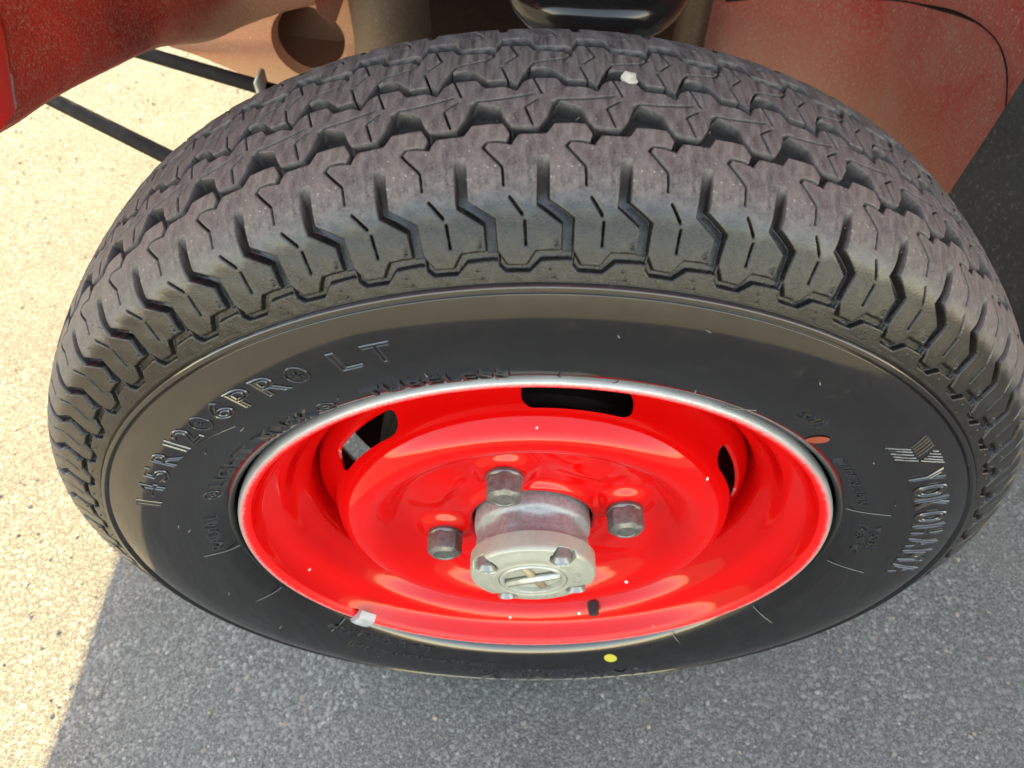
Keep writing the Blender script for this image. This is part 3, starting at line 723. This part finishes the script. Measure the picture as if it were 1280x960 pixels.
# rear wall of the arch, sweeping round to the inner wall
plan = [(.305, .066), (.311, .15), (.313, .24), (.309, .31), (.294, .37), (.262, .415), (.22, .440), (.168, .450)]
PL = np.array(plan); SP = np.concatenate([[0], np.cumsum(np.hypot(*np.diff(PL, axis=0).T))])
def plan_at(t_): return float(crom(SP, PL[:, 0], t_)), float(crom(SP, PL[:, 1], t_))
def wall_pt(t_, z, off=0.0):
    x, y = plan_at(t_); x2, y2 = plan_at(t_+1e-3); d = Vector((x2-x, y2-y)).normalized(); n_ = Vector((-d.y, d.x))
    return Vector((x+n_.x*off, y+n_.y*off, z))
bm = bmesh.new(); rows = []
for t_ in np.linspace(0, SP[-1]-.001, 60):
    zb = .325-.16*sst(np.array((t_-.09)/.10)).item()
    r_ = [wall_pt(t_, zb+.003, -.012), wall_pt(t_, zb, -.006), wall_pt(t_, zb+.001, -.001)]
    for z in np.concatenate([[zb+.006, zb+.015], np.linspace(zb+.03, .70, 24)]):
        r_.append(wall_pt(t_, z, .005*math.exp(-((z-.36)/.02)**2)+.003*math.sin(z*40+t_*12)))
    rows.append([bm.verts.new(p) for p in r_])
for a, b in zip(rows, rows[1:]):
    for c in range(len(a)-1): bm.faces.new((a[c], a[c+1], b[c+1], b[c]))
vpart('arch_rear_wall', bm, 'housing_coat', lab='red and tan dust coated rear wall of the wheel arch', sharp=70)
# overlapping upper sheet: its lower edge is the seam
sy = [(.10, .385), (.125, .392), (.145, .410), (.165, .418), (.19, .418), (.22, .412), (.27, .396), (.33, .376), (.39, .358), (.50, .340)]
bm = bmesh.new(); rows = []
for t_ in np.linspace(.105, SP[-1]-.012, 50):
    zb = float(crom([p[0] for p in sy], [p[1] for p in sy], t_))
    rows.append([bm.verts.new(wall_pt(t_, z, o_+.003*math.sin(z*40+t_*12))) for z, o_ in [(zb+.001, .0005), (zb, .003), (zb+.002, .0042)]+[(z_, .0042) for z_ in np.linspace(zb+.01, .70, 14)]])
for a, b in zip(rows, rows[1:]):
    for c in range(len(a)-1): bm.faces.new((a[c], a[c+1], b[c+1], b[c]))
vpart('overlap_sheet', bm, 'housing_coat', sharp=50)
bm = bmesh.new(); rows = []  # dark bead added under the overlap, standing in for the seam's shadow line
for t_ in np.linspace(.105, SP[-1]-.012, 60):
    zb = float(crom([p[0] for p in sy], [p[1] for p in sy], t_)); c_ = wall_pt(t_, zb-.0006, .002+.003*math.sin(zb*40+t_*12))
    c2 = wall_pt(t_, zb-.0006, .006+.003*math.sin(zb*40+t_*12)); nn = (c2-c_).normalized(); r_ = .0016+.0006*math.sin(t_*60)
    rows.append([bm.verts.new(c_+nn*r_*math.cos(a)+Vector((0, 0, r_*math.sin(a)))) for a in np.linspace(0, 2*math.pi, 9)[:-1]])
for a, b in zip(rows, rows[1:]):
    for c in range(8): bm.faces.new((a[c], a[(c+1) % 8], b[(c+1) % 8], b[c]))
vpart('seam_shadow_bead', bm, 'brake_iron', lab='dark bead in place of the shadow line along the sheet seam')
# inner wall and ceiling of the arch (dark)
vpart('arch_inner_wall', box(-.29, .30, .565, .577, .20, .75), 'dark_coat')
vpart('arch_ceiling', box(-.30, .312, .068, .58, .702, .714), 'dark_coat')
# boxed frame member with its round lightening hole
out = [(-.372, .305), (-.325, .287), (-.282, .265), (-.262, .256), (-.21, .250), (-.150, .262), (-.120, .300), (-.120, .42), (-.372, .42)]
bm = bmesh.new(); y0 = .45
ov = [bm.verts.new((x, y0, z)) for x, z in out]; oe = [bm.edges.new((ov[i], ov[(i+1) % len(ov)])) for i in range(len(ov))]
hc, hr = (-.214, .301), .0365
hv = [bm.verts.new((hc[0]+hr*math.cos(t_), y0, hc[1]+hr*math.sin(t_))) for t_ in np.linspace(0, 2*math.pi, 41)[:-1]]
he = [bm.edges.new((hv[i], hv[(i+1) % 40])) for i in range(40)]
bmesh.ops.triangle_fill(bm, use_beauty=True, edges=oe+he)
h2 = [bm.verts.new((hc[0]+(hr-.004)*math.cos(t_), y0+.012, hc[1]+(hr-.004)*math.sin(t_))) for t_ in np.linspace(0, 2*math.pi, 41)[:-1]]
for i in range(40): bm.faces.new((hv[i], hv[(i+1) % 40], h2[(i+1) % 40], h2[i]))
o2 = [bm.verts.new((x, y0+.10, z)) for x, z in out]
for i in range(len(out)): bm.faces.new((ov[i], ov[(i+1) % len(out)], o2[(i+1) % len(out)], o2[i]))
bm.faces.new(o2)
vpart('frame_member', bm, 'frame_coat', lab='pinkish tan frame member with a round hole', sharp=40)
# brackets beside the strut
bm = bmesh.new()
rows = []
for z in np.linspace(.22, .62, 14):
    rows.append([bm.verts.new((-.122+.034*math.cos(t_)-(.02*max(0, .33-z)/.1), .40-.05*math.sin(t_), z)) for t_ in np.linspace(R(-25), R(205), 22)])
for a, b in zip(rows, rows[1:]):
    for c in range(21): bm.faces.new((a[c], a[c+1], b[c+1], b[c]))
vpart('frame_bracket', bm, 'brown_coat', lab='grey brown curved frame bracket', sharp=60)
vpart('frame_bracket', box(.148, .166, .43, .50, .22, .66), 'brown_coat', .004, lab='narrow brown upright bracket')
# red inner flap above the hole
bm = bmesh.new()
f = bm.faces.new([bm.verts.new(p) for p in ((-.176, .36, .375), (-.176, .36, .47), (-.150, .40, .47), (-.150, .39, .395), (-.168, .365, .362))])
e_ = bmesh.ops.extrude_face_region(bm, geom=[f]); bmesh.ops.translate(bm, verts=[v for v in e_['geom'] if isinstance(v, bmesh.types.BMVert)], vec=(.004, .008, 0))
vpart('inner_flap', bm, 'valance_coat', .0015)
# two black tubes under the nose
def tube_obj(name, p0, p1, rad, mat, lab):
    p0, p1 = Vector(p0), Vector(p1); bm = bmesh.new()
    bmesh.ops.create_cone(bm, cap_ends=True, segments=28, radius1=rad, radius2=rad, depth=(p1-p0).length, matrix=Matrix.Translation((p0+p1)/2) @ (p1-p0).to_track_quat('Z', 'Y').to_matrix().to_4x4())
    return vpart(name, bm, mat, lab=lab)
tube_obj('steel_tube', (-.395, .4445, .30), (-.19, .3486, .30), .0066, 'black_tube', 'black steel tube passing below the frame hole')
tube_obj('steel_tube', (-.430, .328, .33), (-.215, .188, .33), .0060, 'black_tube', 'black steel tube under the dusty arch panel')
vpart('tube_clip', box(-.243, -.238, .352, .376, .285, .318), 'bare_edge', .001)
bm = bmesh.new(); bmesh.ops.create_icosphere(bm, subdivisions=2, radius=.008, matrix=Matrix.Translation((-.388, .305, .352)) @ Matrix.Diagonal((1.6, 1, 1, 1)))
vpart('rubber_plug', bm, 'black_rubber')
# mud flap behind the wheel
bm = bmesh.new(); rows = []
for z in np.linspace(.20, .56, 20):
    rows.append([bm.verts.new((.286+.004*math.sin(z*17)+.006*math.sin(y*25)-.02*max(0, .3-z), y, z)) for y in np.linspace(.025, .158, 16)])
for a, b in zip(rows, rows[1:]):
    for c in range(15): bm.faces.new((a[c], a[c+1], b[c+1], b[c]))
e_ = bmesh.ops.extrude_face_region(bm, geom=bm.faces[:]); bmesh.ops.translate(bm, verts=[v for v in e_['geom'] if isinstance(v, bmesh.types.BMVert)], vec=(.005, 0, 0))
vpart('mud_flap', bm, 'flap_rubber', lab='black rubber mud flap behind the tyre')

# ------------------------------------------------------------------ suspension strut behind the tyre
st = empty('suspension_strut', (.036, .205, .20)); tag(st, 'black suspension strut with glossy spring seat behind the tyre top', 'strut')
SL = Vector((0, 0, 0))
def rev_z(name, prof, mat, n=64):
    P = np.array(prof); t_ = np.linspace(0, 2*np.pi, n, endpoint=False); k = len(P)
    V = np.stack([np.outer(np.cos(t_), P[:, 0]), np.outer(np.sin(t_), P[:, 0]), np.tile(P[:, 1], (n, 1))], -1).reshape(-1, 3)
    i, j = np.meshgrid(np.arange(n), np.arange(k-1), indexing='ij')
    me = mesh_np(name, V, np.stack([i*k+j, ((i+1) % n)*k+j, ((i+1) % n)*k+j+1, i*k+j+1], -1).reshape(-1, 4)); fix(me, 50)
    return link(name, me, MAT[mat], st)
rev_z('spring_seat', [(.020, .250), (.040, .252), (.048, .256), (.0525, .262), (.0545, .268), (.0550, .272), (.0540, .277), (.050, .281), (.044, .284), (.036, .290), (.024, .300)], 'satin_black')
rev_z('damper_tube', [(.0, .0), (.024, .0), (.024, .33), (.011, .332), (.011, .48), (.0, .48)], 'black_tube')
bm = bmesh.new(); rows = []
for i in range(160):
    t_ = i/159*2*math.pi*4.5; c = Vector((.042*math.cos(t_), .042*math.sin(t_), .2705+i/159*.21)); o_ = Vector((math.cos(t_), math.sin(t_), 0))
    rows.append([bm.verts.new(c+o_*.0055*math.cos(a)+Vector((0, 0, .0055*math.sin(a)))) for a in np.linspace(0, 2*math.pi, 11)[:-1]])
for a, b in zip(rows, rows[1:]):
    for c in range(10): bm.faces.new((a[c], a[(c+1) % 10], b[(c+1) % 10], b[c]))
bm.faces.new(rows[0]); bm.faces.new(rows[-1])
bmobj('coil_spring', bm, MAT['satin_black'], st)

# ------------------------------------------------------------------ loose stones
def stone_mesh(seed, sx=1, sy=.8, sz=.7):
    rr = random.Random(seed); bm = bmesh.new(); bmesh.ops.create_icosphere(bm, subdivisions=2, radius=1)
    for v in bm.verts:
        k = 1+rr.uniform(-.16, .16)+.22*math.sin(v.co.x*3+seed)*math.cos(v.co.y*4+seed); v.co = Vector((v.co.x*sx*k, v.co.y*sy*k, v.co.z*sz*k))
    me = bpy.data.meshes.new('pebble'); bm.to_mesh(me); bm.free(); return me
me = stone_mesh(3); t_ = R(83.75); s_ = .1525
p = Vector(W(float(pa(s_)), float(pr(s_))-.0008, t_))+Vector((0, 0, HC))
o = link('pebble', me, MAT['white_stone'], None, p, smooth=False); o.scale = (.0036,)*3; o.rotation_euler = (.4, .3, 1.1)
tag(o, 'small pale stone wedged in a tread groove of the tyre', 'stone')
bm = bmesh.new(); base = [stone_mesh(s) for s in (11, 12, 13)]
vv, ff, cc = [], [], []; off = 0
for k in range(2600):
    x, y = random.uniform(-.95, .9), random.uniform(-.22, 1.2)
    if y > .1 and x > -.3 and random.random() < .8: continue
    me = base[k % 3]; sc_f = random.choice((.0009, .0012, .0016, .0016, .0022)); an = random.uniform(0, 6.28); ca, sa = math.cos(an)*sc_f, math.sin(an)*sc_f
    co = np.empty(len(me.vertices)*3, np.float32); me.vertices.foreach_get('co', co); co = co.reshape(-1, 3)
    vv.append(np.stack([co[:, 0]*ca-co[:, 1]*sa+x, co[:, 0]*sa+co[:, 1]*ca+y, co[:, 2]*sc_f], -1))
    fi = np.empty(len(me.polygons)*3, np.int32); me.polygons.foreach_get('vertices', fi); ff.append(fi.reshape(-1, 3)+off); off += len(co)
gq = M('grit_stone'); co_ = gq.coord(); gv = gq.noise(co_, 31, 2, .9); gw = gq.noise(co_, 67, 2, .9)
gq.set(Base_Color=gq.mix(gq.range(gw, .55, .62), gq.mix(gq.range(gv, .35, .65), (.08, .078, .076), (.20, .197, .19)), (.24, .19, .13)), Roughness=.8)
gr = link('grit', mesh_np('grit', np.concatenate(vv), np.concatenate(ff)), gq.m, smooth=False)
tag(gr, 'loose fine grit scattered over the asphalt', 'grit', kind='stuff')
